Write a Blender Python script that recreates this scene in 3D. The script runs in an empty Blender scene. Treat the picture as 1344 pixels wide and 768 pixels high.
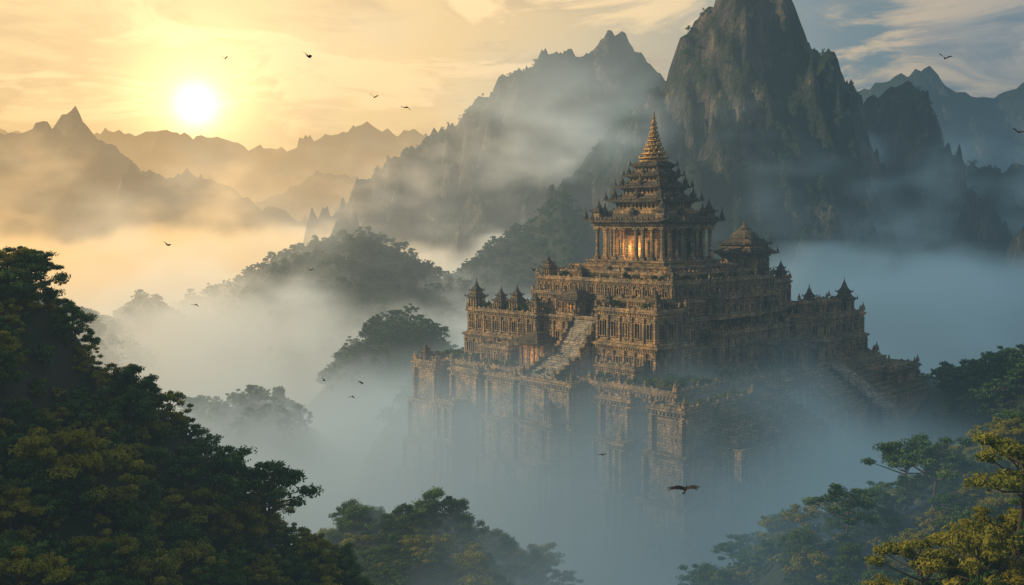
import bpy, math, random, numpy as np
from mathutils import Vector
random.seed(7); RNG=np.random.default_rng(11)
scn=bpy.context.scene
scn.view_settings.view_transform='Standard'; scn.view_settings.look='None'; scn.view_settings.exposure=0
ROOT=scn.collection
F=1307.0; CZ=100.0; HZ=290.0
def X(px,D): return (px-672)/F*D
def Z(py,D): return CZ-(py-HZ)/F*D

# ------------------------------------------------------------ camera
cam=bpy.data.cameras.new('camera'); co=bpy.data.objects.new('camera',cam); ROOT.objects.link(co)
co.location=(0,0,CZ); co.rotation_euler=(math.radians(90),0,0)
cam.lens=35; cam.sensor_width=36; cam.shift_y=-(384-HZ)/1344.0; cam.clip_end=30000; cam.clip_start=.5
scn.camera=co

# ------------------------------------------------------------ numpy noise
def _h(ix,iy,s):
    n=(ix.astype(np.int64)*374761393+iy.astype(np.int64)*668265263+s*1442695041)&0xffffffff
    n=((n^(n>>13))*1274126177)&0xffffffff
    n=n^(n>>16)
    return (n&0xffff)/65535.0
def vn(x,y,s=0):
    ix=np.floor(x);iy=np.floor(y);fx=x-ix;fy=y-iy
    ux=fx*fx*fx*(fx*(fx*6-15)+10);uy=fy*fy*fy*(fy*(fy*6-15)+10)
    a=_h(ix,iy,s);b=_h(ix+1,iy,s);c=_h(ix,iy+1,s);d=_h(ix+1,iy+1,s)
    return (a+(b-a)*ux)*(1-uy)+(c+(d-c)*ux)*uy
def fbm(x,y,s=0,o=5,g=.5):
    r=0;a=1;t=0
    for i in range(o):
        r=r+a*(vn(x,y,s+i)*2-1);t+=a;a*=g;x,y=x*1.9+y*.5+7.3,y*1.9-x*.5+3.1
    return r/t
def ridged(x,y,s=0,o=5,g=.55,rot=.5):
    r=0;a=1;t=0
    for i in range(o):
        r=r+a*(1-np.abs(vn(x,y,s+i)*2-1)*1.6);t+=a;a*=g;x,y=x*1.9+y*rot+7.3,y*1.9-x*rot+3.1
    return r/t

# ------------------------------------------------------------ node helpers
class N:
    def __init__(s,nt): s.nt=nt
    def n(s,t,**k):
        nd=s.nt.nodes.new(t)
        for a,b in k.items(): setattr(nd,a,b)
        return nd
    def l(s,a,b): s.nt.links.new(a,b)
    def put(s,sock,v):
        if isinstance(v,bpy.types.NodeSocket): s.l(v,sock)
        else: sock.default_value=v
    def m(s,op,a,b=None,c=None,clamp=False):
        nd=s.n('ShaderNodeMath',operation=op,use_clamp=clamp); s.put(nd.inputs[0],a)
        if b is not None: s.put(nd.inputs[1],b)
        if c is not None: s.put(nd.inputs[2],c)
        return nd.outputs[0]
    def mr(s,v,a,b,c=0.,d=1.,smooth=False):
        nd=s.n('ShaderNodeMapRange'); nd.clamp=True
        if smooth: nd.interpolation_type='SMOOTHSTEP'
        s.put(nd.inputs[0],v)
        for i,q in enumerate((a,b,c,d)): s.put(nd.inputs[i+1],q)
        return nd.outputs[0]
    def vm(s,op,a,b=None,scale=None):
        nd=s.n('ShaderNodeVectorMath',operation=op); s.put(nd.inputs[0],a)
        if b is not None: s.put(nd.inputs[1],b)
        if scale is not None: s.put(nd.inputs['Scale'],scale)
        return nd.outputs['Value'] if op in('DOT_PRODUCT','LENGTH') else nd.outputs[0]
    def noise(s,vec,scale,detail=4,rough=.55,dist=0):
        nd=s.n('ShaderNodeTexNoise'); s.put(nd.inputs['Vector'],vec)
        nd.inputs['Scale'].default_value=scale; nd.inputs['Detail'].default_value=detail
        nd.inputs['Roughness'].default_value=rough; nd.inputs['Distortion'].default_value=dist
        return nd.outputs[0]
    def ramp(s,v,stops):
        nd=s.n('ShaderNodeValToRGB'); s.put(nd.inputs[0],v); e=nd.color_ramp.elements
        while len(e)<len(stops): e.new(.5)
        for i,(p,c) in enumerate(stops):
            e[i].position=p
        for i,(p,c) in enumerate(stops):
            e[i].color=(c[0],c[1],c[2],1)
        return nd.outputs[0]
    def mix(s,f,a,b,bt='MIX'):
        nd=s.n('ShaderNodeMix',data_type='RGBA',blend_type=bt)
        s.put(nd.inputs[0],f); s.put(nd.inputs[6],a if not isinstance(a,tuple) else (*a,1)); s.put(nd.inputs[7],b if not isinstance(b,tuple) else (*b,1))
        return nd.outputs[2]
    def sep(s,v):
        nd=s.n('ShaderNodeSeparateXYZ'); s.put(nd.inputs[0],v); return nd.outputs
    def comb(s,x,y,z):
        nd=s.n('ShaderNodeCombineXYZ')
        for i,q in enumerate((x,y,z)): s.put(nd.inputs[i],q)
        return nd.outputs[0]
def mat(name):
    m=bpy.data.materials.new(name); m.use_nodes=True; m.node_tree.nodes.clear()
    n=N(m.node_tree); out=n.n('ShaderNodeOutputMaterial'); return m,n,out
def pbsdf(n,out,col,rough=.85,metal=0,bump=None,bs=.5,bd=.2):
    p=n.n('ShaderNodeBsdfPrincipled'); n.put(p.inputs['Base Color'],col if not isinstance(col,tuple) else (*col,1))
    n.put(p.inputs['Roughness'],rough); p.inputs['Metallic'].default_value=metal
    p.inputs['Specular IOR Level'].default_value=.3
    if bump is not None:
        b=n.n('ShaderNodeBump'); b.inputs['Strength'].default_value=bs; b.inputs['Distance'].default_value=bd
        n.put(b.inputs['Height'],bump); n.l(b.outputs[0],p.inputs['Normal'])
    n.l(p.outputs[0],out.inputs[0]); return p

# ------------------------------------------------------------ materials
def stone(name,c1,c2,moss=.5,bw=1.5,bh=.7):
    m,n,out=mat(name); tc=n.n('ShaderNodeTexCoord'); o=tc.outputs['Object']; s=n.sep(o)
    xy=n.m('ADD',s[0],s[1]); v=n.comb(xy,s[2],0.)
    br=n.n('ShaderNodeTexBrick'); n.l(v,br.inputs['Vector']); br.inputs['Scale'].default_value=1
    br.inputs['Brick Width'].default_value=bw; br.inputs['Row Height'].default_value=bh; br.inputs['Mortar Size'].default_value=.05
    br.inputs['Mortar Smooth'].default_value=.4; br.inputs['Color1'].default_value=(.5,.5,.5,1); br.inputs['Color2'].default_value=(1.4,1.28,1.12,1); br.inputs['Mortar'].default_value=(.25,.25,.25,1)
    n1=n.noise(o,.22,4,.65); n2=n.noise(o,2.2,5,.7)
    vs=n.noise(n.vm('MULTIPLY',o,(1.2,1.2,.12)),1,4,.6)
    base=n.mix(n.mr(n1,.38,.62),c1,c2)
    base=n.mix(.65,base,br.outputs[0],'MULTIPLY')
    base=n.mix(n.mr(n2,.4,.75,.0,.7),base,(.06,.06,.052))
    base=n.mix(n.mr(vs,.50,.66,.0,.75),base,(.035,.042,.04))
    g=n.n('ShaderNodeNewGeometry'); nz=n.sep(g.outputs['Normal'])[2]
    mm=n.m('MULTIPLY',n.mr(nz,.3,.9),n.mr(n.noise(o,.5,4,.7),.42,.55,0.,moss))
    base=n.mix(mm,base,(.055,.09,.025))
    base=n.mix(n.mr(n.noise(o,.13,4,.7),.58,.70,0,moss*.6),base,(.045,.065,.035))
    h=n.m('ADD',n.m('MULTIPLY',br.outputs[1],-.6),n2)
    pbsdf(n,out,base,.9,0,h,.9,.32); return m
M_STONE=stone('weathered_stone',(.62,.43,.235),(.28,.24,.185),.9)
M_LIGHT=stone('worn_step_stone',(.60,.55,.47),(.42,.40,.37),.25,2.4,.5)
M_ROOF=stone('roof_stone',(.27,.21,.145),(.12,.122,.115),.7,.9,.35)
m,n,out=mat('opening_shade'); pbsdf(n,out,(.02,.018,.016),.9); M_DARK=m  # near-black panels: shade of recesses put into colour, walls not cut in
m,n,out=mat('gilded_metal'); o=n.n('ShaderNodeTexCoord').outputs['Object']; nz=n.noise(o,1.6,5,.7)
pbsdf(n,out,n.mix(n.mr(nz,.38,.6),(.58,.37,.12),(.13,.105,.07)),n.mr(nz,.3,.7,.5,.8),.4,nz,.7,.25); M_GOLD=m
m,n,out=mat('lamplit_interior'); e=n.n('ShaderNodeEmission'); o=n.n('ShaderNodeTexCoord').outputs['Object']
n.put(e.inputs[0],n.mix(n.mr(n.noise(o,.9,3),.35,.65),(1.,.42,.1),(.35,.10,.02))); e.inputs[1].default_value=.9; n.l(e.outputs[0],out.inputs[0]); M_GLOW=m
def leafmat(name,dark,mid,lite):
    m,n,out=mat(name); a=n.n('ShaderNodeAttribute',attribute_name='tint'); oi=n.n('ShaderNodeObjectInfo')
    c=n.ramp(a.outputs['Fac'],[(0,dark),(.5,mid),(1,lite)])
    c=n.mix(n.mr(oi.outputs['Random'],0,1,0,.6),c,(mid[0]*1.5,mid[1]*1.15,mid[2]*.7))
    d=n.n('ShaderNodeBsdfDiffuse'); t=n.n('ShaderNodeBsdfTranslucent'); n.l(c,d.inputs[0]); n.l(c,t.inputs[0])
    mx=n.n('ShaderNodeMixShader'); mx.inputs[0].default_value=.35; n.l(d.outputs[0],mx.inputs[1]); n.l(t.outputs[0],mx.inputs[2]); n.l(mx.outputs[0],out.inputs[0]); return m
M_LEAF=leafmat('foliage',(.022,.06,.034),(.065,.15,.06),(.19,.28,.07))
M_LEAFY=leafmat('foliage_sunny',(.08,.12,.028),(.22,.25,.05),(.40,.37,.07))  # brighter, yellower foliage copy with sunlight put into the leaf colour
m,n,out=mat('bark'); o=n.n('ShaderNodeTexCoord').outputs['Object']; q=n.noise(n.vm('MULTIPLY',o,(6,6,1.)),1.5,5)
pbsdf(n,out,n.mix(q,(.03,.025,.02),(.1,.085,.065)),.95,0,q,.7,.08); M_BARK=m
def rockmat(name,veg=1.):
    m,n,out=mat(name); g=n.n('ShaderNodeNewGeometry'); p=g.outputs['Position']; nz=n.sep(g.outputs['Normal'])[2]
    st=n.noise(n.vm('MULTIPLY',p,(1,1,.22)),.07,7,.72,.4); big=n.noise(p,.012,4,.6); fine=n.noise(p,.16,5,.7)
    rock=n.ramp(st,[(.36,(.03,.037,.04)),(.5,(.11,.11,.10)),(.64,(.32,.27,.20))])
    gr=n.mix(n.mr(fine,.35,.65),(.012,.028,.018),(.055,.085,.033))
    f=n.m('ADD',n.m('ADD',nz,n.m('MULTIPLY',n.m('SUBTRACT',big,.5),2.)),n.m('MULTIPLY',n.m('SUBTRACT',fine,.5),1.3))
    f=n.mr(f,.36,.54,0,veg)
    h=n.m('ADD',n.m('MULTIPLY',st,1.4),n.m('MULTIPLY',fine,.7))
    pbsdf(n,out,n.mix(f,rock,gr),.95,0,h,1.,18.); return m
M_ROCK=rockmat('mountain_rock')
m,n,out=mat('jungle_ground'); g=n.n('ShaderNodeNewGeometry'); p=g.outputs['Position']; q=n.noise(p,.3,6,.7); nz=n.sep(g.outputs['Normal'])[2]
c=n.mix(n.mr(q,.35,.65),(.014,.026,.014),(.04,.055,.025)); c=n.mix(n.mr(n.m('ADD',nz,n.m('MULTIPLY',q,.5)),.75,.9,1,0),c,(.05,.048,.042))
pbsdf(n,out,c,.95,0,q,1.,1.5); M_GROUND=m
m,n,out=mat('bird_feathers'); o=n.n('ShaderNodeTexCoord').outputs['Object']
pbsdf(n,out,n.mix(n.noise(o,9,3),(.006,.007,.009),(.02,.019,.018)),.8); M_BIRD=m

# ------------------------------------------------------------ mesh helpers
def mkobj(name,verts,faces,mats,parent=None,mi=None,smooth=False,coll=None,link=True):
    me=bpy.data.meshes.new(name); me.from_pydata(verts if isinstance(verts,list) else verts.tolist(),[],faces if isinstance(faces,list) else faces.tolist())
    for q in (mats if isinstance(mats,(list,tuple)) else [mats]): me.materials.append(q)
    if mi is not None: me.polygons.foreach_set('material_index',mi)
    if smooth: me.polygons.foreach_set('use_smooth',[True]*len(me.polygons))
    me.update(); ob=bpy.data.objects.new(name,me)
    if link: (coll or ROOT).objects.link(ob)
    if parent: ob.parent=parent
    return ob
class MB:
    def __init__(s): s.v=[];s.f=[]
    def box(s,x0,x1,y0,y1,z0,z1,tx=0,ty=None):
        if ty is None: ty=tx
        b=len(s.v)
        s.v+=[(x0,y0,z0),(x1,y0,z0),(x1,y1,z0),(x0,y1,z0),(x0+tx,y0+ty,z1),(x1-tx,y0+ty,z1),(x1-tx,y1-ty,z1),(x0+tx,y1-ty,z1)]
        s.f+=[(b,b+3,b+2,b+1),(b+4,b+5,b+6,b+7),(b,b+1,b+5,b+4),(b+1,b+2,b+6,b+5),(b+2,b+3,b+7,b+6),(b+3,b,b+4,b+7)]
    def lathe(s,cx,cy,prof,seg=12):
        b=len(s.v)
        for r,z in prof:
            for i in range(seg):
                a=2*math.pi*(i+.5)/seg; s.v.append((cx+r*math.cos(a),cy+r*math.sin(a),z))
        for k in range(len(prof)-1):
            for i in range(seg):
                j=(i+1)%seg; s.f.append((b+k*seg+i,b+k*seg+j,b+(k+1)*seg+j,b+(k+1)*seg+i))
        s.f.append(tuple(b+i for i in range(seg))[::-1]); s.f.append(tuple(b+(len(prof)-1)*seg+i for i in range(seg)))
    def tube(s,pts,rad,seg=6):
        b=len(s.v); n=len(pts)
        for k in range(n):
            d=(Vector(pts[min(k+1,n-1)])-Vector(pts[max(k-1,0)])).normalized()
            u=d.cross(Vector((.3,1,.2))).normalized(); w=d.cross(u)
            for i in range(seg):
                a=2*math.pi*i/seg; q=Vector(pts[k])+(u*math.cos(a)+w*math.sin(a))*rad[k]; s.v.append(tuple(q))
        for k in range(n-1):
            for i in range(seg):
                j=(i+1)%seg; s.f.append((b+k*seg+i,b+k*seg+j,b+(k+1)*seg+j,b+(k+1)*seg+i))
    def roof(s,cx,cy,he,ht,z,h,up=.8,th=.45,K=5,n=8):
        up*=.4
        prof=[(he*.80,z-th*.5,0),(he*.88,z-th*.5,0),(he*.89,z-th,.6),(he,z-th,1),(he+.06,z,1),(he*.965,z+.06*th,1)]
        for k in range(1,K+1):
            t=(k-1)/K; t2=k/K; r=ht+(he*.95-ht)*(1-t2)**1.1
            prof.append((r+.04*he,z+h*t+.12*th,(1-t2)**2)); prof.append((r+.035*he,z+h*t2,(1-t2)**2))
        b=len(s.v); m=4*n
        for (r,zz,u) in prof:
            for sd in range(4):
                for i in range(n):
                    q=-1+2*i/n; lift=up*abs(q)**6*u; ext=r*(1+.02*abs(q)**6*u)
                    p=[(q*ext,-ext),(ext,q*ext),(-q*ext,ext),(-ext,-q*ext)][sd]
                    s.v.append((cx+p[0],cy+p[1],zz+lift))
        for k in range(len(prof)-1):
            for i in range(m):
                j=(i+1)%m; s.f.append((b+k*m+i,b+k*m+j,b+(k+1)*m+j,b+(k+1)*m+i))
        s.f.append(tuple(b+(len(prof)-1)*m+i for i in range(m))); s.f.append(tuple(b+i for i in range(m))[::-1])
        for sx in(-1,1):
            for sy in(-1,1):
                q=.05*he+.1
                s.lathe(cx+sx*he*.97,cy+sy*he*.97,[(q*.8,z+up*.7),(q,z+up+q*.8),(q*.5,z+up+q*1.8),(q*.3,z+up+q*2.4),(.02,z+up+q*4.4)],6)
        k=max(2,int(he*1.1))
        for i in range(1,k):  # antefixes along the eave
            t=-1+2*i/k
            for sx,sy in((t,-1),(t,1),(-1,t),(1,t)):
                q=.022*he+.07; s.lathe(cx+sx*he*.96,cy+sy*he*.96,[(q,z),(q*1.1,z+q*1.4),(.02,z+q*3.6)],4)

stoneM,lightM,darkM,roofM,goldM,glowM=MB(),MB(),MB(),MB(),MB(),MB()
R=random.uniform
def side(mb,bx,sd,s0,s1,d0,d1,z0,z1):
    x0,x1,y0,y1=bx
    if sd=='-x': mb.box(x0-d1,x0-d0,s0,s1,z0,z1)
    elif sd=='+x': mb.box(x1+d0,x1+d1,s0,s1,z0,z1)
    elif sd=='-y': mb.box(s0,s1,y0-d1,y0-d0,z0,z1)
    else: mb.box(s0,s1,y1+d0,y1+d1,z0,z1)
def finial(mb,x,y,z,s=1.):
    mb.box(x-.35*s,x+.35*s,y-.35*s,y+.35*s,z-.1,z+.5*s)
    mb.lathe(x,y,[(.32*s,z+.5*s),(.42*s,z+.75*s),(.3*s,z+1.0*s),(.16*s,z+1.2*s),(.03*s,z+1.8*s)],7)
def block(x0,x1,y0,y1,z0,z1,pil=3.6,merlon=1.,niche=True,plinth=True,corn=1.,sides=('-x','+x','-y','+y'),mb=None,pd=.38):
    mb=mb or stoneM; e=R(0,.03); bx=(x0,x1,y0,y1); h=z1-z0
    mb.box(x0,x1,y0,y1,z0,z1-e)
    c=corn
    def band(d,za,zb): mb.box(x0-d,x1+d,y0-d,y1+d,za,zb)
    band(.35*c+e,z1-2.1*c,z1-1.75*c); band(.55*c+e,z1-1.1*c,z1-.72*c); band(.95*c+e,z1-.715*c,z1-.3*c); band(.7*c+e,z1-.295*c,z1+.02+e)
    if plinth:
        band(.7*c+e,z0-.3,z0+.6*c); band(.45*c+e,z0+.605*c,z0+1.0*c); band(.25*c+e,z0+1.005*c,z0+1.25*c)
    for sd in sides:
        a,b=(y0,y1) if 'x' in sd else (x0,x1); L=b-a
        k=int(L/(1.0*c))
        for i in range(k):
            s=a+(i+.5)*L/k; side(mb,bx,sd,s-.26*c,s+.26*c,.01,.5*c,z1-1.75*c+.01,z1-1.11*c)
        npl=max(1,round(L/pil))
        zt=z1-2.1*c-.01; zb=z0+(1.26*c if plinth else 0)
        for i in range(npl+1):
            s=a+i*L/npl; w=.42*c
            s=min(max(s,a+w+.02),b-w-.02); dd=pd+R(0,.03)
            side(mb,bx,sd,s-w,s+w,.0,dd,zb,zt)
            side(mb,bx,sd,s-w-.14,s+w+.14,.0,dd+.12,zt-.5,zt-.2)
            if i<npl and niche and zt-zb>2.4:
                cs=a+(i+.5)*L/npl; hw=min(.75,L/npl*.2); z2=zb+(zt-zb)*.74; z3=zb+(zt-zb)*.16
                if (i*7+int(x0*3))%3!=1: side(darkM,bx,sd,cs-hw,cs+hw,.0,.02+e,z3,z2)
                side(mb,bx,sd,cs-hw-.25,cs-hw,.0,.26,z3,z2); side(mb,bx,sd,cs+hw,cs+hw+.25,.0,.26,z3,z2)
                side(mb,bx,sd,cs-hw-.4,cs+hw+.4,.0,.36,z2,z2+.28); side(mb,bx,sd,cs-hw*.6,cs+hw*.6,.0,.3,z2+.28,z2+.6)
                side(mb,bx,sd,cs-.12,cs+.12,.03,.18,z3,z2)
                side(mb,bx,sd,cs-hw-.35,cs+hw+.35,.0,.34,z3-.3,z3)
            elif i<npl and niche and zt-zb>1.:
                cs=a+(i+.5)*L/npl; hw=L/npl*.26
                side(mb,bx,sd,cs-hw,cs+hw,.0,.18,zb+.25,zt-.6); side(mb,bx,sd,cs-hw*.6,cs+hw*.6,.18,.3,zb+.5,zt-.85)
        if merlon:
            side(mb,bx,sd,a+.3,b-.3,.1,.5*c,z1,z1+.55*merlon)
            k=int(L/1.9)
            for i in range(k):
                if R(0,1)<.15: continue
                s=a+(i+.5)*L/k; ww=R(.3,.42)
                side(mb,bx,sd,s-ww,s+ww,.08,.52*c,z1+.5*merlon,z1+(1.0+R(-.2,.2))*merlon)
                if i%4==0:
                    p={'-x':(x0-.3,s),'+x':(x1+.3,s),'-y':(s,y0-.3),'+y':(s,y1+.3)}[sd]
                    finial(mb,p[0],p[1],z1+1.0*merlon,.8*merlon)
    if merlon:
        for px,py in((x0,y0),(x0,y1),(x1,y0),(x1,y1)): finial(mb,px,py,z1+.6,1.5*merlon)
def tier(x0,x1,y0,y1,z0,z1,nreg=2,out=.7,**k):
    h=(z1-z0)/nreg
    for r in range(nreg):
        o=(nreg-1-r)*out; kk=dict(k)
        if r<nreg-1: kk['merlon']=0
        kk.setdefault('corn',.75)
        block(x0-o,x1+o,y0-o,y1+o,z0+h*r-(.2 if r else 0),z0+h*(r+1),**kk)
def rampart(x0,x1,y0,y1,zt,merlon=.8,lv=3,lh=10.5,out=1.1,pil=11):
    for k in range(lv):
        o=out*k; z1=zt-lh*k-(R(-1.2,1.2) if k else 0)
        block(x0-o,x1+o,y0-o,y1+o,z1-lh-2.5,z1,pil=pil,merlon=merlon if k==0 else 0,niche=False,plinth=False,corn=.95 if k==0 else .55,pd=.8)
        for sd in('-x','-y'):   # weathered projecting and uneven blocks
            a,b=(y0,y1) if sd=='-x' else (x0,x1)
            for i in range(int((b-a)*2.4)):
                s=R(a,b-1.2); zz=R(z1-lh,z1-2.4); side(stoneM,(x0-o,x1+o,y0-o,y1+o),sd,s,s+R(.5,1.7),.0,R(.06,.34),zz,zz+R(.35,.75))
    o=out*lv; stoneM.box(x0-o,x1+o,y0-o,y1+o,0,zt-lh*lv+.5)
def kiosk(x,y,z,s=1.,top=None):
    w=1.9*s
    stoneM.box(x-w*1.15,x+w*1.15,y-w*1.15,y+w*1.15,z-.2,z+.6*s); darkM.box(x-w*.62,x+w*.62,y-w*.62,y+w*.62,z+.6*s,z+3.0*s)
    for sx in(-1,-.33,.33,1):
        for sy in(-1,-.33,.33,1):
            if max(abs(sx),abs(sy))==1: stoneM.box(x+sx*w*.85-.22*s,x+sx*w*.85+.22*s,y+sy*w*.85-.22*s,y+sy*w*.85+.22*s,z+.6*s,z+3.0*s)
    stoneM.box(x-w*1.02,x+w*1.02,y-w*1.02,y+w*1.02,z+3.0*s,z+3.4*s)
    roofM.roof(x,y,w*1.3,w*.7,z+3.6*s,1.1*s,.4*s,.25,3,4)
    stoneM.box(x-w*.65,x+w*.65,y-w*.65,y+w*.65,z+4.5*s,z+5.3*s)
    roofM.roof(x,y,w*.85,w*.4,z+5.4*s,1.0*s,.3*s,.2,3,4)
    roofM.lathe(x,y,[(.75*s,z+6.2*s),(.9*s,z+6.6*s),(.7*s,z+7.0*s),(.5*s,z+7.5*s),(.25*s,z+8.0*s),(.03,z+9.2*s)],8)

# ---- base terrace
rampart(-45,59,-40,48,59.9,merlon=1.)
for (a,b,xo,zt) in((39,48.5,-50,59.6),(23,34,-48.6,58.9),(6.5,17,-50.8,59.4),(-13,4.5,-51,59.7),(-29,-20,-48.2,57.6)):
    rampart(xo,-44,a,b,zt,merlon=.8,pil=8)
rampart(-50.4,-22,-46.2,-37,57.6,merlon=.9)
for i in range(8):
    zt=57.4-1.15*i
    stoneM.box(-38-.8*i,-9+.8*i,-47.2-1.35*i,-39.5,30,zt-.35); stoneM.box(-38-.8*i-.2,-9+.8*i+.2,-47.4-1.35*i,-39.4,zt-.35,zt)
for i in range(9):
    zt=59.2-1.1*i
    stoneM.box(8-.5*i,60+.5*i,-42.5-1.4*i,-39.2,20,zt-.35); stoneM.box(8-.5*i-.15,60+.5*i+.15,-42.7-1.4*i,-39.1,zt-.35,zt)
for i in range(26): lightM.box(24,31,-42.6-.62*i-.62,-41,45,60-.42*i)
rampart(-9.9,5.5,-46,-38,58.4)
rampart(46,65,-50,-38,57)
rampart(-54.5,-51.8,-10,-6.2,50,lv=2,merlon=0,out=.4,pil=3); kiosk(-53.2,-8.1,50,.7)
rampart(-53,-49,-31,-26.5,48.5,lv=2,merlon=0,out=.4,pil=3); finial(stoneM,-51,-28.7,48.5,2)
rampart(-54,-49,27,34,50.5,lv=2,merlon=.6,out=.4,pil=3)
rampart(-41,-36,-52,-46,50,lv=2,merlon=.6,out=.4,pil=3)
# ---- tier C
tier(-27,50,-26,34,59.8,74.3,2,merlon=.9)
tier(-34,20,15,43,59.85,74.0,2,merlon=.9)
tier(-34.5,-22,-26.6,-7.4,59.8,77.2,2,merlon=.9)
tier(26,52,-39,0,59.8,72.6,2,merlon=.9)
tier(-12,22,-31,-27,59.8,70.5,1,pil=3.4,merlon=.8)
tier(6,15,-36,-31,59.8,67,1,pil=3,merlon=.7)
tier(-31.5,-24,-6.4,14.2,59.8,74.1,1,merlon=0)
tier(-41,-36,19,30,59.8,65,1,pil=3,merlon=.7)
tier(-40,-36.2,-24,-12,59.8,63.5,1,pil=3,merlon=.7)
tier(30,48,-36,-30,72.6,76.5,1,pil=3,merlon=.7)
# ---- tier B / A
tier(-24,26,-24,24,74.2,83.8,2,merlon=.9,out=.9,corn=.65,pil=3.1)
tier(26,46,-18,12,74.2,81.6,1,merlon=.8)
block(-20.5,22,-20.5,20.5,83.7,85.9,pil=30,merlon=.7,niche=False,plinth=False,corn=.6)
block(-17,17,-17,17,85.8,87.6,pil=30,merlon=0,niche=False,plinth=False,corn=.6)
tier(-30,-24.2,-23,-12,74.2,79.5,1,pil=3,merlon=.7); tier(-29,-24.2,9,21,74.2,80,1,pil=3,merlon=.7)
tier(-10,10,-29,-24.2,74.2,79.8,1,pil=3,merlon=.7)
# ---- grand stairs
def flight(xa,xb,ya,yb,za,zb,n):
    for i in range(n):
        t=i/n; x=xa+(xb-xa)*t; lightM.box(x,xb+.01*i,ya,yb,za-.5,za+(zb-za)*(i+1)/n)
    for yy in(ya-.55,yb+.55):
        for i in range(n//3):
            t=i*3/n; x=xa+(xb-xa)*t; x2=xa+(xb-xa)*(t+3.05/n)
            stoneM.box(x,x2,yy-.5,yy+.5,za-.5,za+(zb-za)*min(1,(i*3+3)/n)+.75)
            if i%3==0: finial(stoneM,x+.4,yy,za+(zb-za)*min(1,(i*3+3)/n)+.7,.9)
flight(-50.5,-41,-6,3.6,59.7,64.2,15)
flight(-39.5,-31,-5,2.8,64.2,74.3,30)
stoneM.box(-41,-31,-6.2,3.9,59.8,64.2)
flight(-26.5,-20,-2.4,.6,74.2,84.2,27)
flight(-20.6,-15.5,-3,2,84.0,87.6,9)
def portal(x0,x1,y0,y1,z,h,lit=True):
    stoneM.box(x0-.6,x1+.6,y0-.6,y1+.6,z-.2,z+.7); stoneM.box(x0+1.8,x1,y0,y1,z+.7,z+h)
    (glowM if lit else darkM).box(x0+1.7,x0+1.78,y0+(y1-y0)*.3,y1-(y1-y0)*.3,z+.7,z+h*.72)
    k=5
    for i in range(k):
        y=y0+.4+(y1-y0-.8)*i/(k-1); stoneM.lathe(x0+.4,y,[(.42,z+.7),(.42,z+1.0),(.3,z+1.15),(.27,z+h-.7),(.42,z+h-.35),(.42,z+h)],10)
    stoneM.box(x0-.25,x1+.25,y0-.25,y1+.25,z+h,z+h+.8)
    cx,cy=(x0+x1)/2,(y0+y1)/2
    roofM.roof(cx,cy,max(x1-x0,y1-y0)/2+1.0,1.6,z+h+1.0,2.2,.5,.35); finial(roofM,cx,cy,z+h+3.1,1.2)
portal(-42,-35.6,6.5,14,59.8,6.8)
portal(-31,-24.3,3,8.8,74.2,3.6)
portal(7,14,-41.5,-36.2,59.8,5.,False)
# ---- shrine
block(-13.6,13.6,-13.6,13.6,87.5,88.9,pil=40,merlon=0,niche=False,plinth=False,corn=.5)
stoneM.box(-8.6,8.6,-8.6,8.6,88.8,99.2)
for sd in('-x','+x','-y','+y'):
    bx=(-8.6,8.6,-8.6,8.6)
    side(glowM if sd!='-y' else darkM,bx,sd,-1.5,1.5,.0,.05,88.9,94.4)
    side(stoneM,bx,sd,-2.2,-1.5,.0,.6,88.9,95.2);side(stoneM,bx,sd,1.5,2.2,.0,.6,88.9,95.2);side(stoneM,bx,sd,-2.6,2.6,.0,.8,95.2,95.9);side(stoneM,bx,sd,-1.5,1.5,.0,.6,94.4,95.2);side(stoneM,bx,sd,-1.4,1.4,.0,.6,95.9,96.8)
    side(stoneM,bx,sd,-.1,.1,.06,.2,88.9,94.4)
    for s in(-5.2,5.2):
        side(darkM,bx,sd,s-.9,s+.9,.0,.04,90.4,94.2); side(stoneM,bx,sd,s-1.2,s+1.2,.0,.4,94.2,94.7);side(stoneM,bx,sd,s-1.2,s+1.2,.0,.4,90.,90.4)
cols=[-11.6,-8.2,-5.,-2.6,2.6,5.,8.2,11.6]
for c in cols:
    for d in cols:
        if max(abs(c),abs(d))==11.6:
            stoneM.box(c-.8,c+.8,d-.8,d+.8,88.8,89.7)
            stoneM.lathe(c,d,[(.68,89.7),(.72,90.0),(.58,90.3),(.54,96.4),(.7,96.8),(.55,97.0),(.8,97.5)],12)
            stoneM.box(c-.85,c+.85,d-.85,d+.85,97.5,97.95)
stoneM.box(-12.5,12.5,-12.5,12.5,97.95,98.7); stoneM.box(-12.9,12.9,-12.9,12.9,98.7,99.1); stoneM.box(-12.5,12.5,-12.5,12.5,99.1,99.8)
for i in range(24):
    s=-12+24*i/23
    for sd in('-x','+x','-y','+y'): side(stoneM,(-12.5,12.5,-12.5,12.5),sd,s-.25,s+.25,.0,.9,99.15,99.7)
roofM.roof(0,0,14.5,9.4,100.1,1.9,1.5,.5,4,12)
def tierbody(h,z0,z1,nn):
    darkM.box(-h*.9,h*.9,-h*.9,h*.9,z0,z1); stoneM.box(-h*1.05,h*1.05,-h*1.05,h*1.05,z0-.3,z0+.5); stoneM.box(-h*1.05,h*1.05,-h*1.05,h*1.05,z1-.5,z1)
    for i in range(nn):
        s=-h+2*h*i/(nn-1)
        for sd in('-x','+x','-y','+y'): side(stoneM,(-h*.9,h*.9,-h*.9,h*.9),sd,max(-h*.9,s-.42)-.01*i,min(h*.9,s+.42),.0,h*.1,z0+.5,z1-.5)
stoneM.box(-9.2,9.2,-9.2,9.2,101.6,103.1)
tierbody(8.0,103.1,105.6,12); roofM.roof(0,0,10.2,7.0,105.9,1.5,1.2,.45,3,10)
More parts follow.
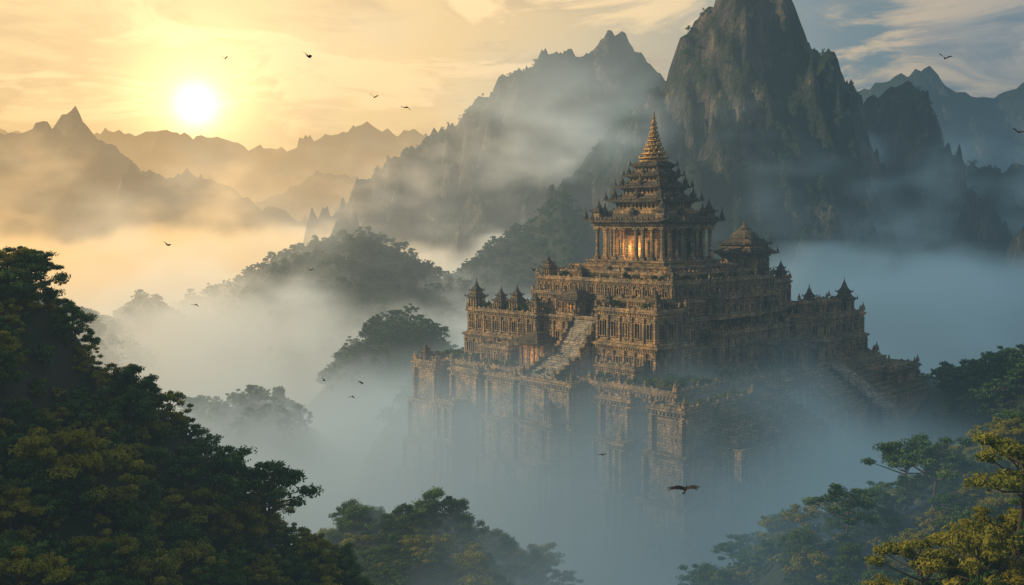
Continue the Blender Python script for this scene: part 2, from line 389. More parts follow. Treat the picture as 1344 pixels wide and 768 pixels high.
tierbody(6.5,107.3,109.6,10); roofM.roof(0,0,8.2,5.5,109.9,1.3,1.,.4,3,10)
tierbody(5.1,111.1,113.0,8); roofM.roof(0,0,6.4,4.3,113.2,1.2,.9,.35,3,8)
tierbody(4.0,114.3,115.9,7); roofM.roof(0,0,5.0,3.6,116.1,1.0,.8,.3,3,8)
for he,zz in((10.2,107.3),(8.2,111.2),(6.4,114.3),(12.6,102.)):
    for sx in(-1,0,1):
        for sy in(-1,0,1):
            if sx or sy:
                s=he*.085; roofM.lathe(sx*he*.8,sy*he*.8,[(s,zz-.8),(s*1.1,zz),(s*1.3,zz+s*.4),(s*.9,zz+s*.9),(s*.6,zz+s*1.3),(s*.3,zz+s*1.9),(.03,zz+s*3.2)],7)
prof=[(4.0,116.9),(4.4,117.2),(4.4,117.6)]
z=117.6;r=4.2
for i in range(9):
    prof+=[(r*.72,z+.05),(r*.72,z+.35),(r*1.05+.12,z+.5),(r+.1,z+.95),(r*.8,z+1.15)]; z+=1.26; r*=.81
prof+=[(.55,z+.3),(.3,z+.7),(.48,z+1.1),(.28,z+1.5),(.15,z+2.2),(.26,z+2.6),(.06,z+3.0),(.02,z+4.8)]
goldM.lathe(0,0,prof,20)
z=117.6;r=4.2
for i in range(6):   # little petals standing on each ring
    k=14
    for j in range(k):
        a=2*math.pi*(j+.5*(i%2))/k; goldM.lathe(math.cos(a)*r*.98,math.sin(a)*r*.98,[(.06*r+.05,z+.9),(.07*r+.05,z+1.15),(.015,z+1.6)],4)
    z+=1.26; r*=.81
for sx in(-1,1):
    for sy in(-1,1):
        x,y=sx*11.4,sy*11.4
        stoneM.box(x-1.3,x+1.3,y-1.3,y+1.3,100.3,102.6); roofM.roof(x,y,1.8,.9,102.8,.9,.35,.2,3,4); roofM.lathe(x,y,[(.9,103.6),(1.05,104.),(.75,104.6),(.35,105.2),(.03,106.9)],8)
def pav(x,y,z,w,h):
    block(x-w,x+w,y-w,y+w,z,z+h,pil=2.6,merlon=0,corn=.7)
    roofM.roof(x,y,w*1.45,w*1.05,z+h+.4,1.6,.4,.4,3,8); stoneM.box(x-w,x+w,y-w,y+w,z+h+1.8,z+h+2.8)
    roofM.roof(x,y,w*1.15,w*.8,z+h+3.1,1.5,.3,.3,3,8)
    q=z+h+4.4; roofM.lathe(x,y,[(w*.82,q),(w*.86,q+.5),(w*.8,q+1.2),(w*.66,q+2),(w*.48,q+2.7),(w*.3,q+3.2),(w*.33,q+3.5),(w*.2,q+3.9),(w*.12,q+4.4),(.03,q+6)],16)
pav(36,-8,81.6,5.2,8.2)
for k in((-32.5,41,74,1.0),(-32,31,74,.8),(-32,24.5,74,.9),(-32,17,74,.7),(46,-36,72.6,1.15),(36,-30,72.6,.95),(-32,-24.5,77.2,.7),(-22,-22,83.8,.6),(-22,21.5,83.8,.75),(24,-22,83.8,.6),(-22,9,83.8,.5),(44,-16,81.6,.7),(20,-25,74.2,.7),(-48,46,59.6,.6),(-32,-9.5,77.2,.5)): kiosk(*k)
for i in range(70):
    x,y=R(-43,-37),R(-38,44); s=R(.3,.8)
    if -7<y<15: continue
    stoneM.box(x-s,x+s,y-s*.8,y+s*.8,59.7,59.9+s*R(.4,1.6),.1)
for i in range(30):
    x,y=R(-20,50),R(-38.5,-32)
    if 3<x<18 or x>23: continue
    finial(stoneM,x,y,59.9,R(1,1.8))
temple=bpy.data.objects.new('ancient_temple',None); ROOT.objects.link(temple); temple.location=(41.4,290.6,0); temple.rotation_euler=(0,0,math.radians(45))
for nm,mb,mt in(('stone_walls_and_terraces',stoneM,M_STONE),('staircases',lightM,M_LIGHT),('niche_shade_panels',darkM,M_DARK),('tiered_roofs',roofM,M_ROOF),('golden_spire',goldM,M_GOLD),('lit_doorways',glowM,M_GLOW)):
    ob=mkobj(nm,mb.v,mb.f,mt,parent=temple)
def lamp(name,loc,pw,r=.6):
    l=bpy.data.lights.new(name,'POINT'); l.energy=pw; l.color=(1,.5,.18); l.shadow_soft_size=r
    o=bpy.data.objects.new(name,l); ROOT.objects.link(o); o.parent=temple; o.location=loc
lamp('shrine_lantern',(-10.2,0,92),2300); lamp('portal_lantern',(-40.9,10,63),900)

# ------------------------------------------------------------ terrain
def P(pts,D,dz=0): return np.array([[X(a,D),Z(b,D)-dz] for a,b in pts])
RG=[ # pts, D, front width, back width, noise amp
 (P([(-700,240),(-150,275),(-20,305),(40,318),(80,350),(104,392),(125,440),(170,455),(225,475),(252,545),(300,590),(360,635),(420,680),(480,755),(540,840),(620,1000)],120,7),120,150,60,2.2),
 (P([(330,880),(400,740),(450,670),(520,648),(600,668),(660,708),(720,730),(780,770),(830,830),(950,1000)],175,7),175,110,60,2.2),
 (P([(820,930),(880,810),(960,765),(1000,715),(1060,665),(1130,650),(1200,605),(1260,560),(1344,500),(1600,360),(2200,250)],155,7),155,130,70,2.2),
 (P([(960,1000),(1050,830),(1130,775),(1200,715),(1280,655),(1344,615),(1600,480),(2200,330)],90,5.5),90,80,40,1.2),
 (P([(1120,700),(1180,560),(1230,500),(1344,450),(1600,330),(2200,250)],270,8),270,120,140,6),
 (P([(180,440),(230,395),(300,365),(350,345),(420,320),(475,305),(520,325),(580,355),(650,390),(720,450)],600,7),600,160,150,9),
 (P([(560,400),(620,340),(650,310),(690,292),(718,262),(742,242),(765,270),(800,300),(860,340),(1000,380)],660,7),660,130,150,9),
 (P([(420,490),(455,445),(480,425),(520,408),(560,428),(600,470),(640,530)],440,5),440,90,90,6),
 (P([(110,470),(150,420),(190,392),(225,420),(270,470)],520,3),520,90,90,6),
 (P([(190,590),(250,530),(330,508),(400,545),(450,590),(500,660)],330,5),330,70,70,5),
 (P([(470,620),(500,545),(540,482),(580,505),(640,600)],350,5),350,60,60,5),
 (P([(-700,150),(-200,300),(0,370),(80,400),(150,460),(200,520)],420,6),420,150,150,10),
 (P([(1150,540),(1250,450),(1344,390),(1600,300),(2200,250)],480,8),480,150,150,12),
]
def terrain(x,y):
    x=np.asarray(x,float);y=np.asarray(y,float)
    h=8+fbm(x/120,y/120,3,4)*10
    wx=x+fbm(x/40,y/40,21,3)*6
    for i,(pt,D,wf,wb,am) in enumerate(RG):
        S=np.interp(wx,pt[:,0],pt[:,1],left=-60,right=-60)
        t=np.where(y<D,(D-y)/wf,(y-D)/wb); pr=np.clip(1-np.clip(t,0,1)**1.25,0,1)
        zb=5.; q=zb+(S-zb)*pr
        q=q+am*fbm(x/(am*6+8),y/(am*6+8),40+i,5)*np.clip(pr*1.5,0,1)
        h=np.maximum(h,q)
    d=np.hypot(x,y+10); h=np.minimum(h,np.where(d<70,40+d*.35+60*np.clip((d-30)/40,0,1),1e5))
    return h
def axis(lo,hi,c,n,k):
    t=np.linspace(-1,1,n); s=np.sinh(t*k)/np.sinh(k); return np.where(s<0,c+s*(c-lo),c+s*(hi-c))
gx=axis(-9000,9000,20,420,5.2); gy=axis(-1500,14000,170,460,5.2)
GX,GY=np.meshgrid(gx,gy); GZ=terrain(GX,GY)
def gridmesh(name,GX,GY,GZ,m):
    ny,nx=GX.shape; v=np.stack([GX,GY,GZ],-1).reshape(-1,3); i=np.arange(nx*ny).reshape(ny,nx)
    f=np.stack([i[:-1,:-1],i[:-1,1:],i[1:,1:],i[1:,:-1]],-1).reshape(-1,4)
    return mkobj(name,v,f,m,smooth=True)
gridmesh('ground',GX,GY,GZ,M_GROUND)

MT={}
def mountain(name,pts,D,wf,wb,amp,dx,seed,zb=0,fr=90.,jag=.013):
    pt=P(pts,D); x0,x1=pt[0,0],pt[-1,0]
    xs=np.arange(x0,x1,dx); ys=np.concatenate([np.arange(D-wf,D+30,dx*.9),np.arange(D+30,D+wb,dx*2.5)])
    GX,GY=np.meshgrid(xs,ys)
    def hf(x,y):
        z0=x*0
        rc=D+fbm(x/(fr*1.1),z0+seed,seed,4)*wf*.22
        wx=x+fbm(x/fr,y/fr,seed+5,4)*fr*.3*np.clip(np.abs(y-rc)/90,0,1)
        S=np.interp(wx,pt[:,0],pt[:,1])
        S=S+jag*D*(ridged(wx/(D*.022),z0+seed*.7,seed+77,4,.65)-.45)
        t=np.where(y<rc,(rc-y)/wf,(y-rc)/wb); t=np.clip(t,0,1)
        pr=(1-t)**1.45; lg=fbm(x/(fr*.6),y/(fr*.6),seed+50,4)*.09; st=.085
        u=(pr+lg)/st; fu=u-np.floor(u); pr=.6*pr+.4*((np.floor(u)+np.clip(fu*1.9-.4,0,1)**1.3)*st-lg)
        H=S-zb
        rg=ridged(x/(fr*.62),y/(fr*1.7),seed+9,5,.6,.2); r2=ridged(x/(fr*.17),y/(fr*.42),seed+31,5,.62,.3)
        en=np.clip((1-t)*3,0,1)
        h=zb+H*pr+amp*(rg-.5)*np.clip(t*7,.06,1)*en+amp*.42*(r2-.45)*np.clip(t*9,.3,1)*en
        return h
    GZ=hf(GX,GY); ed=np.clip(np.minimum(GX-x0,x1-GX)/(40),0,1); GZ=zb+(GZ-zb)*ed-8
    ob=gridmesh(name,GX,GY,GZ,M_ROCK); MT[name+str(seed)]=(hf,x0,x1,D,wf)
    return ob
mountain('mountain',[(640,350),(700,270),(780,170),(835,120),(868,98),(885,55),(900,25),(918,5),(935,-5),(950,-50),(985,-75),(1020,-62),(1045,-5),(1072,38),(1088,50),(1100,85),(1115,102),(1150,116),(1178,108),(1186,96),(1212,98),(1226,125),(1240,172),(1270,195),(1285,212),(1320,216),(1380,205),(1500,150),(1700,200),(2000,330)],820,360,320,90,3.1,3,fr=95)
mountain('mountain',[(380,345),(430,292),(455,262),(470,236),(500,212),(540,190),(556,165),(592,156),(618,130),(645,116),(658,88),(697,84),(712,60),(748,50),(778,56),(790,30),(822,16),(850,42),(868,75),(900,95),(980,120),(1100,200),(1250,330)],1130,400,350,105,4.4,17,fr=120)
mountain('mountain',[(-700,60),(-350,120),(-150,190),(-60,178),(0,160),(40,150),(62,128),(84,128),(108,158),(150,186),(188,214),(230,226),(265,218),(320,245),(370,264),(405,285),(470,340)],1500,420,350,110,7,29,fr=150,jag=.009)
mountain('distant_mountain',[(-300,120),(-60,150),(60,175),(150,165),(250,172),(350,188),(430,176),(490,162),(550,172),(600,205),(700,180),(800,240),(950,300)],3800,700,500,200,20,41,fr=330,jag=.010)
mountain('distant_mountain',[(950,200),(1080,120),(1150,104),(1185,92),(1215,84),(1240,110),(1290,125),(1344,104),(1450,60),(1700,200),(2000,280)],3000,700,500,180,18,53,fr=300,jag=.010)
mountain('distant_mountain',[(250,330),(330,260),(400,225),(440,214),(480,232),(560,225),(640,280),(700,330)],2300,500,400,130,12,61,fr=220)

# ------------------------------------------------------------ trees
def tree_mesh(name,seed,H=8.,kind='round',nleaf=5000,ls=.24,leaf=None,ncl=26):
    rg=np.random.default_rng(seed); rnd=random.Random(seed); mb=MB()
    lean=Vector((rnd.uniform(-.12,.12),rnd.uniform(-.12,.12),0))
    tp=[]; k=7
    for i in range(k):
        t=i/(k-1); tp.append(Vector((lean.x*H*t+rnd.uniform(-.08,.08)*t*2,lean.y*H*t+rnd.uniform(-.08,.08)*t*2,H*.82*t)))
    r0=H*.026
    mb.tube([tuple(p) for p in tp],[r0*(1.5 if i==0 else 1)*(1-.78*i/(k-1)) for i in range(k)],8)
    cl=[]
    lo={'round':.28,'umbrella':.58,'tall':.45}[kind]
    for c in range(ncl):
        t=lo+(1-lo)*((c+.5)/ncl)**.8; az=c*2.4+rnd.uniform(-.5,.5)
        i=min(k-2,int(t*.9*(k-1))); st=tp[i].lerp(tp[i+1],min(1,t*.9*(k-1)-i))
        if kind=='round': rad=H*.42*math.sin(math.pi*min(1,.25+.68*((t-lo)/(1-lo))))*rnd.uniform(.4,1.15); rise=H*.13
        elif kind=='umbrella': rad=H*.48*(1-.45*((t-lo)/(1-lo)))*rnd.uniform(.4,1.1); rise=H*.14
        else: rad=H*.25*rnd.uniform(.4,1.15)*(1.15-.6*((t-lo)/(1-lo))); rise=H*.1
        en=st+Vector((math.cos(az)*rad,math.sin(az)*rad,rise*rnd.uniform(.4,1.5)))
        md=st.lerp(en,.5)+Vector((rnd.uniform(-.2,.2),rnd.uniform(-.2,.2),-.04*H*rnd.uniform(0,1)))
        if c%2==0 or kind!='round': mb.tube([tuple(st),tuple(md),tuple(en)],[r0*.42,r0*.27,r0*.1],5)
        sz={'round':.12,'umbrella':.115,'tall':.095}[kind]*H*rnd.uniform(.55,1.3)
        cl.append((en,sz,sz*(.40 if kind=='umbrella' else .6),rnd.random()))
    nb=len(mb.f); per=nleaf//ncl; V=[];T=[]
    for (c,sx,sz,tn) in cl:
        d=rg.normal(size=(per,3)); d/=np.linalg.norm(d,axis=1)[:,None]; rr=rg.random(per)**.42
        lump=1+.35*np.sin(d[:,0]*5+tn*9)*np.cos(d[:,1]*4+tn*5)
        p=d*(rr*lump)[:,None]*np.array([sx,sx,sz])+np.array(c)
        nrm=d*.6+rg.normal(size=(per,3))*.6+np.array([0,0,.5]); nrm/=np.linalg.norm(nrm,axis=1)[:,None]
        u=np.cross(nrm,rg.normal(size=(per,3))); u/=np.linalg.norm(u,axis=1)[:,None]; w=np.cross(nrm,u)
        s=(ls*(.6+.8*rg.random(per)))[:,None]
        q=np.stack([p-u*s*.9,p-w*s*.38,p+u*s*.9,p+w*s*.38],1); V.append(q.reshape(-1,3))
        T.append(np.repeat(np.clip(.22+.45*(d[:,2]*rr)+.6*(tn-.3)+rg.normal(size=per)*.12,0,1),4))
    V=np.concatenate(V); T=np.concatenate(T); b=len(mb.v); nl=len(V)//4
    fs=(np.arange(nl*4).reshape(-1,4)+b).tolist()
    ob=mkobj(name,mb.v+V.tolist(),mb.f+fs,[M_BARK,leaf or M_LEAF],mi=[0]*nb+[1]*nl,link=False)
    at=ob.data.attributes.new('tint','FLOAT','POINT'); at.data.foreach_set('value',np.concatenate([np.full(b,.3),T]).astype(np.float32))
    return ob
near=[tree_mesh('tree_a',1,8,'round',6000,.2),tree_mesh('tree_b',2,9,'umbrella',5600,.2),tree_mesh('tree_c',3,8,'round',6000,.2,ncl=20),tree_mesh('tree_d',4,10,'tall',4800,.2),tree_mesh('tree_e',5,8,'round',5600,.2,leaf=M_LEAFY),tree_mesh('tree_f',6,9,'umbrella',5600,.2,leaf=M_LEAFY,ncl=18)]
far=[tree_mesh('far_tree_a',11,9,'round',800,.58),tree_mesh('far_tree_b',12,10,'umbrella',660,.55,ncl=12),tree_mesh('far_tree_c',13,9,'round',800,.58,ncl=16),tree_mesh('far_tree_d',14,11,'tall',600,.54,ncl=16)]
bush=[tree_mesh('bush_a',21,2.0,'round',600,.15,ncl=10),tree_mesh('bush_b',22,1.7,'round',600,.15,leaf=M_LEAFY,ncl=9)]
def mkcol(nm,obs):
    c=bpy.data.collections.new(nm)
    for o in obs: c.objects.link(o)
    return c
def scatter(name,pts,col,smin,smax,seed=0,parent=None):
    ob=mkobj(name,[tuple(p) for p in pts],[],[M_LEAF],parent=parent)
    ng=bpy.data.node_groups.new(name+'_scatter','GeometryNodeTree')
    ng.interface.new_socket('Geometry',in_out='INPUT',socket_type='NodeSocketGeometry'); ng.interface.new_socket('Geometry',in_out='OUTPUT',socket_type='NodeSocketGeometry')
    nd=ng.nodes; L=ng.links.new; gi=nd.new('NodeGroupInput'); go=nd.new('NodeGroupOutput')
    ip=nd.new('GeometryNodeInstanceOnPoints'); ci=nd.new('GeometryNodeCollectionInfo')
    ci.inputs[0].default_value=col; ci.inputs['Separate Children'].default_value=True; ci.inputs['Reset Children'].default_value=True
    ip.inputs['Pick Instance'].default_value=True
    r1=nd.new('FunctionNodeRandomValue'); r1.data_type='FLOAT_VECTOR'; r1.inputs[0].default_value=(-.06,-.06,0); r1.inputs[1].default_value=(.06,.06,6.283)
    r2=nd.new('FunctionNodeRandomValue'); r2.data_type='FLOAT'; r2.inputs[2].default_value=smin; r2.inputs[3].default_value=smax
    r1.inputs['Seed'].default_value=seed; r2.inputs['Seed'].default_value=seed+5
    L(gi.outputs[0],ip.inputs['Points']); L(ci.outputs[0],ip.inputs['Instance']); L(r1.outputs[0],ip.inputs['Rotation'])
    L(r2.outputs[1],ip.inputs['Scale']); L(ip.outputs[0],go.inputs[0])
    md=ob.modifiers.new('scatter','NODES'); md.node_group=ng; return ob
def rpts(x0,x1,y0,y1,n,zmin,sink=.4,cond=None):
    x=RNG.uniform(x0,x1,n); y=RNG.uniform(y0,y1,n); z=terrain(x,y); k=z>zmin
    k&=~((np.abs(x-41)+np.abs(y-290)<90))
    if cond is not None: k&=cond(x,y,z)
    return np.stack([x,y,z-sink],1)[k]
cN=mkcol('near_tree_kinds',near); cF=mkcol('far_tree_kinds',far); cB=mkcol('bush_kinds',bush)
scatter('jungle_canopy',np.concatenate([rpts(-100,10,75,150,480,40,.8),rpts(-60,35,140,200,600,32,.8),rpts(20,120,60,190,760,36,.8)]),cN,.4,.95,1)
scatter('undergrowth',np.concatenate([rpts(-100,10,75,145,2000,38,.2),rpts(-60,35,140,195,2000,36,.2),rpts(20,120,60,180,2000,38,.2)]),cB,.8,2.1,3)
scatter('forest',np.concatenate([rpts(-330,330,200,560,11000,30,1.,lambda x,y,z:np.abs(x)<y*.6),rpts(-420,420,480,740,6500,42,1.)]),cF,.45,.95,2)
pp=[]
for key,(hf,x0,x1,D,wf) in MT.items():
    if D>1200: continue
    n=11000; x=RNG.uniform(x0+60,x1-60,n); y=RNG.uniform(D-wf*.95,D+10,n); z=hf(x,y); sl=np.hypot(hf(x+3,y)-z,hf(x,y+3)-z)/3
    k=(sl<1.8+1.*fbm(x/60,y/60,5,3))&(z>60)&(terrain(x,y)<z)&(np.abs(x)<y*.55); pp.append(np.stack([x,y,z-9.3],1)[k])
scatter('mountain_forest',np.concatenate(pp),cF,.3,.65,4)
tb=[]
for i in range(520):
    x,y=random.choice([(R(-44,-37),R(16,44)),(R(-44,-36),R(-38,-9)),(R(-34,-28),R(-39,-29)),(R(-20,20),R(-39,-33)),(R(-43,-30),R(44.5,47)),(R(-42,-36),R(-38,-28))])
    tb.append((x,y,59.85))
for i in range(260):
    tb.append(random.choice([(R(-26,-24.6),R(-8,8),74.2),(R(-34,-31),R(16,40),74.),(R(28,50),R(-30,-26),72.6),(R(-50,-46),R(-12,4),59.7),(R(-22,-20.6),R(-22,22),83.8),(R(-33,-24),R(-25,-9),77.2),(R(-20,20),R(-22,-20.6),83.8),(R(-34,-28),R(39,42.5),74.0),(R(-50,-23),R(-46,-44),57.6)]))
scatter('terrace_shrubs',tb,cB,.45,1.25,6,parent=temple)
def hero(kind,x,y,s,sink=.3):
    z=float(terrain(np.array([x]),np.array([y]))[0]); o=bpy.data.objects.new('broadleaf_tree',near[kind].data); ROOT.objects.link(o)
    o.location=(x,y,z-sink); o.scale=(s,s,s*R(.95,1.1)); o.rotation_euler=(0,0,R(0,6.28))
for k,px,D,s in((1,283,117,1.2),(1,343,118,1.25),(5,62,96,1.15),(1,42,120,.8),(0,10,85,.9),(5,12,82,1.0),(0,200,112,.9),(4,140,100,1.1),(4,205,98,1.05),(5,525,140,1.25),(0,470,172,1.0),(0,575,176,1.15),(2,700,172,.9),(2,170,118,.9),(4,250,105,.9),
  (4,1290,86,1.15),(5,1335,90,1.25),(1,1222,150,1.45),(1,1110,152,1.3),(0,1050,150,1.),(1,900,140,1.1),(0,990,142,1.),(5,1215,90,1.0),(3,1338,72,1.2),(1,1190,158,1.3),(0,1235,255,1.2),(4,1270,80,.9),(4,1180,92,.9)):
    hero(k,X(px,D),D,s)

# ------------------------------------------------------------ birds
def bird_mesh(name,flap,sweep):
    mb=MB(); prof=[(-.42,.01,0),(-.3,.035,0),(-.12,.075,0),(.05,.085,0),(.18,.06,.01),(.25,.05,.03),(.31,.048,.035),(.355,.03,.03),(.37,.012,.025),(.43,.003,.015)]
    b=0; sg=8
    for y,r,z in prof:
        for i in range(sg): a=2*math.pi*i/sg; mb.v.append((r*math.cos(a),y,z+r*.85*math.sin(a)))
    for k in range(len(prof)-1):
        for i in range(sg): j=(i+1)%sg; mb.f.append((k*sg+i,k*sg+j,(k+1)*sg+j,(k+1)*sg+i))
    for k in range(5):
        a=(k-2)*.13; b=len(mb.v); x=math.sin(a)
        mb.v+=[(x*.1-.02,-.3,.0),(x*.1+.02,-.3,.0),(x*.34+.035,-.62+abs(a)*.2,.002*k),(x*.34-.035,-.62+abs(a)*.2,.002*k)]; mb.f.append((b,b+1,b+2,b+3))
    for sx in(-1,1):
        st=[(.05,.18,-.16,0),(.3,.24,-.18,flap*.30),(.55,.20,-.22,flap*.5),(.8,.09,-.24,flap*.55)]
        b=len(mb.v)
        for (x,yl,yt,z) in st:
            mb.v+=[(sx*x,yl-sweep*x*.3,z+.02),(sx*x,(yl+yt)/2-sweep*x*.3,z+.045),(sx*x,yt-sweep*x*.3,z+.0)]
        for k in range(3):
            for i in range(2): mb.f.append((b+k*3+i,b+k*3+i+1,b+k*3+i+4,b+k*3+i+3))
        for k in range(5):
            t=k/4; yb=.08-.30*t-sweep*.24; b=len(mb.v); z=flap*.55
            mb.v+=[(sx*.78,yb+.04,z+.03),(sx*.78,yb-.045,z+.03),(sx*(1.12-.2*t),yb-.1-.14*t,z+flap*.02*(4-k)),(sx*(1.14-.2*t),yb-.06-.12*t,z+flap*.02*(4-k))]; mb.f.append((b,b+1,b+2,b+3))
    me=mkobj(name,mb.v,mb.f,M_BIRD,link=False); return me.data
BD=[bird_mesh('bird_up',.8,.6),bird_mesh('bird_glide',.45,.9),bird_mesh('bird_down',-.5,.7)]
for px,py,D,k,hd,roll,sp in((405,75,85,1,80,.3,16),(491,128,85,0,40,.2,9),(535,141,85,2,70,.3,12),(295,77,110,0,20,0,7),(1240,77,90,0,100,.3,12),(1337,174,90,1,60,.3,12),(220,322,90,1,80,.25,13),(258,400,90,2,75,.2,10),(407,355,90,0,60,.2,8),(425,500,100,0,80,.2,7),(475,503,100,1,80,.2,8),(462,520,100,2,60,0,7),(900,642,60,1,50,-.15,30),(792,597,100,1,80,-.2,9),(700,355,100,0,80,.2,8)):
    o=bpy.data.objects.new('flying_bird',BD[k]); ROOT.objects.link(o); o.location=(X(px,D),D,Z(py,D))
    s=sp*D/F/2.1*1.45; o.scale=(s,s,s); o.rotation_euler=(math.radians(18 if py>500 else -22),roll,math.radians(-hd*.5+R(-15,15)))

# ------------------------------------------------------------ fog (world position based)
def fogcol(n,pos):
    # colour of the in-scattered light along a world axis pointing towards the sunrise
    q=n.vm('DOT_PRODUCT',pos,(-1/2000.,.35/2000.,0.)); t=n.m('ADD',q,.1)
    return n.ramp(t,[(0,(.075,.135,.18)),(.11,(.115,.185,.215)),(.19,(.42,.45,.39)),(.27,(.74,.61,.41)),(.40,(.98,.61,.24)),(.7,(1.,.56,.17)),(1,(1.,.58,.17))])
m=bpy.data.materials.new('atmospheric_haze'); m.use_nodes=True; m.node_tree.nodes.clear(); n=N(m.node_tree); out=n.n('ShaderNodeOutputMaterial')
g=n.n('ShaderNodeNewGeometry'); ps=g.outputs['Position']; c=fogcol(n,ps)
den=n.m('EXPONENT',n.vm('DOT_PRODUCT',ps,(0,0,-1/210.)))
den=n.m('MINIMUM',n.m('MULTIPLY',den,.00094),.00070)
ab=n.n('ShaderNodeVolumeAbsorption'); ab.inputs[0].default_value=(0,0,0,1); n.l(den,ab.inputs[1])
em=n.n('ShaderNodeEmission'); n.l(c,em.inputs[0]); n.l(den,em.inputs[1]); ad=n.n('ShaderNodeAddShader'); n.l(ab.outputs[0],ad.inputs[0]); n.l(em.outputs[0],ad.inputs[1]); n.l(ad.outputs[0],out.inputs[1])
try: m.cycles.volume_step_rate=1.6
except Exception as ex: print('step',ex)
hz=MB(); hz.box(-3500,3500,-300,5200,-40,900); mkobj('haze',hz.v,hz.f,m)

m=bpy.data.materials.new('valley_mist'); m.use_nodes=True; m.node_tree.nodes.clear(); n=N(m.node_tree); out=n.n('ShaderNodeOutputMaterial')
g=n.n('ShaderNodeNewGeometry'); ps=g.outputs['Position']; c=fogcol(n,ps); at=n.n('ShaderNodeAttribute',attribute_name='density')
den=n.m('MULTIPLY',at.outputs['Fac'],.04)
st=n.m('MULTIPLY',den,n.m('SUBTRACT',n.m('ADD',n.m('MINIMUM',n.vm('DOT_PRODUCT',ps,(0,0,.011)),.85),.86),n.m('MULTIPLY',at.outputs['Fac'],.45)))  # top lighting put into the mist's own emission: brighter higher up and where thin
ab=n.n('ShaderNodeVolumeAbsorption'); ab.inputs[0].default_value=(0,0,0,1); n.l(den,ab.inputs[1])
em=n.n('ShaderNodeEmission'); n.l(c,em.inputs[0]); n.l(st,em.inputs[1]); ad=n.n('ShaderNodeAddShader'); n.l(ab.outputs[0],ad.inputs[0]); n.l(em.outputs[0],ad.inputs[1]); n.l(ad.outputs[0],out.inputs[1])
try: m.cycles.volume_step_rate=7.5
except Exception as ex: print('step',ex)
M_MIST=m
ng=bpy.data.node_groups.new('mist_field','GeometryNodeTree')
ng.interface.new_socket('Geometry',in_out='INPUT',socket_type='NodeSocketGeometry'); ng.interface.new_socket('Geometry',in_out='OUTPUT',socket_type='NodeSocketGeometry')
n=N(ng); go=n.n('NodeGroupOutput'); pos=n.n('GeometryNodeInputPosition').outputs[0]; s=n.sep(pos); x,y,z=s[0],s[1],s[2]
n1=n.noise(n.vm('MULTIPLY',pos,(1,.8,.6)),1/130.,4,.55,.3); n2=n.noise(n.vm('MULTIPLY',pos,(1,.8,2.0)),1/48.,5,.62,.8); n3=n.noise(n.vm('MULTIPLY',pos,(1,.8,1.3)),1/170.,5,.6,.6)
amp=n.m('ADD',22.,n.mr(y,250,900,0,36))
top=n.m('ADD',n.m('ADD',55.,n.mr(y,330,1200,0,36)),n.m('MULTIPLY',n.m('SUBTRACT',n1,.5),n.m('MULTIPLY',amp,2.2)))
top=n.m('ADD',top,n.m('MULTIPLY',n.m('MULTIPLY',n.mr(x,60,140),n.m('MULTIPLY',n.mr(y,330,400),n.mr(y,620,500))),20.))
top=n.m('ADD',top,n.m('MULTIPLY',n.m('MULTIPLY',n.mr(x,30,75),n.mr(y,180,125)),8.))
top=n.m('ADD',top,n.m('MULTIPLY',n.m('MULTIPLY',n.m('MULTIPLY',n.mr(x,-60,-25),n.mr(x,120,80)),n.m('MULTIPLY',n.mr(y,300,265),n.mr(y,180,205))),10.))
top=n.m('ADD',top,n.m('MULTIPLY',n.m('SUBTRACT',n2,.5),46.))
d1=n.m('POWER',n.m('DIVIDE',n.m('SUBTRACT',top,z),24.,clamp=True),1.4)
d1=n.m('MULTIPLY',d1,n.mr(n2,.32,.62,.15,1.))
w=n.m('MULTIPLY',n.mr(n.m('ADD',n3,n.m('MULTIPLY',n.m('SUBTRACT',n2,.5),.5)),.56,.72,0,.20,True),n.m('MULTIPLY',n.mr(y,380,520),n.mr(z,130,230,1,0)))
den=n.m('ADD',d1,w); den=n.m('MULTIPLY',den,n.m('MULTIPLY',n.mr(y,100,150),n.mr(y,1150,1300,1,0)))
vc=n.n('GeometryNodeVolumeCube'); n.l(den,vc.inputs['Density']); vc.inputs['Min'].default_value=(-640,90,0); vc.inputs['Max'].default_value=(640,1310,240)
vc.inputs['Resolution X'].default_value=200; vc.inputs['Resolution Y'].default_value=190; vc.inputs['Resolution Z'].default_value=54
sm=n.n('GeometryNodeSetMaterial'); sm.inputs['Material'].default_value=M_MIST; n.l(vc.outputs[0],sm.inputs[0]); n.l(sm.outputs[0],go.inputs[0])
mo=mkobj('valley_mist',[(0,0,0)],[],[M_MIST]); md=mo.modifiers.new('mist','NODES'); md.node_group=ng

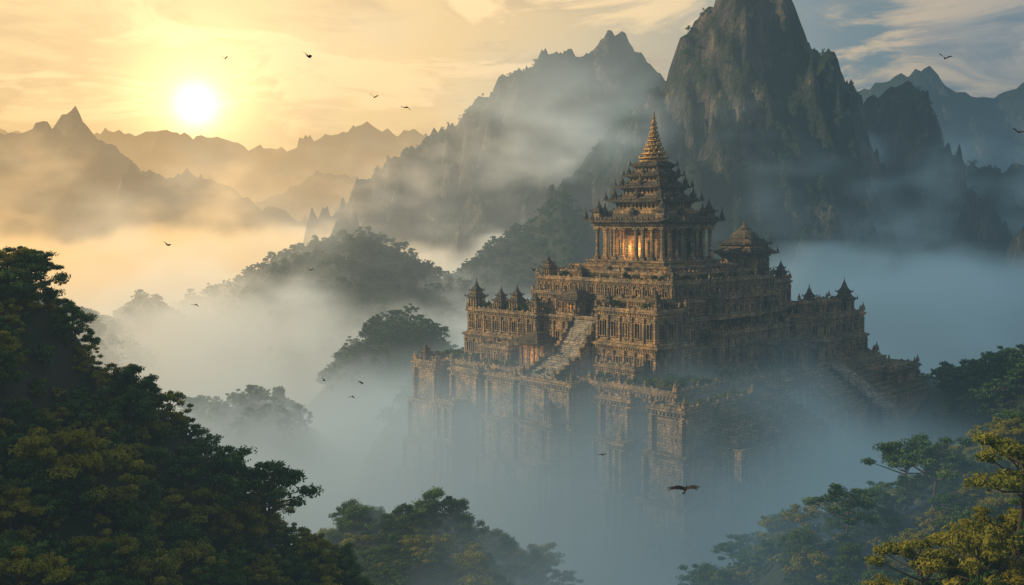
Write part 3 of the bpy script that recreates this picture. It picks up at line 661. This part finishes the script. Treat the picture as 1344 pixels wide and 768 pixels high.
# ------------------------------------------------------------ world + sun
SD=Vector((-.317,1,.115)).normalized()
w=bpy.data.worlds.new('World'); scn.world=w; w.use_nodes=True; w.node_tree.nodes.clear(); n=N(w.node_tree); out=n.n('ShaderNodeOutputWorld')
d=n.n('ShaderNodeTexCoord').outputs['Generated']; s=n.sep(d); dt=n.vm('DOT_PRODUCT',d,tuple(SD))
sky=n.n('ShaderNodeTexSky'); sky.sky_type='NISHITA'; sky.sun_disc=False; sky.sun_elevation=math.radians(18); sky.sun_rotation=math.radians(-80)
base=n.ramp(dt,[(0,(.12,.18,.23)),(.74,(.12,.19,.235)),(.86,(.28,.31,.30)),(.93,(.80,.58,.29)),(.975,(1.05,.70,.27)),(1,(1.05,.74,.32))])
cl=n.ramp(dt,[(0,(.30,.30,.30)),(.74,(.40,.36,.32)),(.86,(.58,.42,.28)),(.93,(.40,.29,.18)),(.975,(.60,.38,.16)),(1,(.9,.58,.24))])
zz=n.m('ADD',n.m('MAXIMUM',s[2],0.),.14); v=n.comb(n.m('DIVIDE',s[0],zz),n.m('DIVIDE',s[1],zz),n.m('MULTIPLY',s[2],2.))
c1=n.noise(v,.75,6,.6,.6); c2=n.noise(v,1.9,6,.6,.6)
f=n.mr(n.m('ADD',n.m('MULTIPLY',c1,.6),n.m('MULTIPLY',c2,.4)),.44,.55,0,1,True)
col=n.mix(f,base,cl)
hi=n.m('MULTIPLY',n.mr(c2,.50,.62,0,1,True),n.mr(dt,.7,.96,.12,.8)); col=n.mix(hi,col,(1.45,.98,.44))
glow=n.m('ADD',n.m('MULTIPLY',n.m('POWER',n.m('MAXIMUM',dt,0.),6000.),8.),n.m('ADD',n.m('MULTIPLY',n.m('POWER',n.m('MAXIMUM',dt,0.),600.),2.2),n.m('MULTIPLY',n.m('POWER',n.m('MAXIMUM',dt,0.),60.),.35)))
gc=n.n('ShaderNodeVectorMath',operation='SCALE'); gc.inputs[0].default_value=(1.,.72,.30); n.l(glow,gc.inputs['Scale'])
b1=n.n('ShaderNodeBackground'); n.l(n.vm('ADD',col,gc.outputs[0]),b1.inputs[0]); b1.inputs[1].default_value=1.12
b2=n.n('ShaderNodeBackground'); n.l(sky.outputs[0],b2.inputs[0]); b2.inputs[1].default_value=.02
ad=n.n('ShaderNodeAddShader'); n.l(b1.outputs[0],ad.inputs[0]); n.l(b2.outputs[0],ad.inputs[1]); n.l(ad.outputs[0],out.inputs[0])
L=bpy.data.lights.new('sun','SUN'); L.energy=5; L.angle=math.radians(.5); L.color=(1.,.72,.38); so=bpy.data.objects.new('sun',L); ROOT.objects.link(so)
dirv=Vector((-.93,.06,.42)).normalized(); so.rotation_euler=dirv.to_track_quat('Z','Y').to_euler()
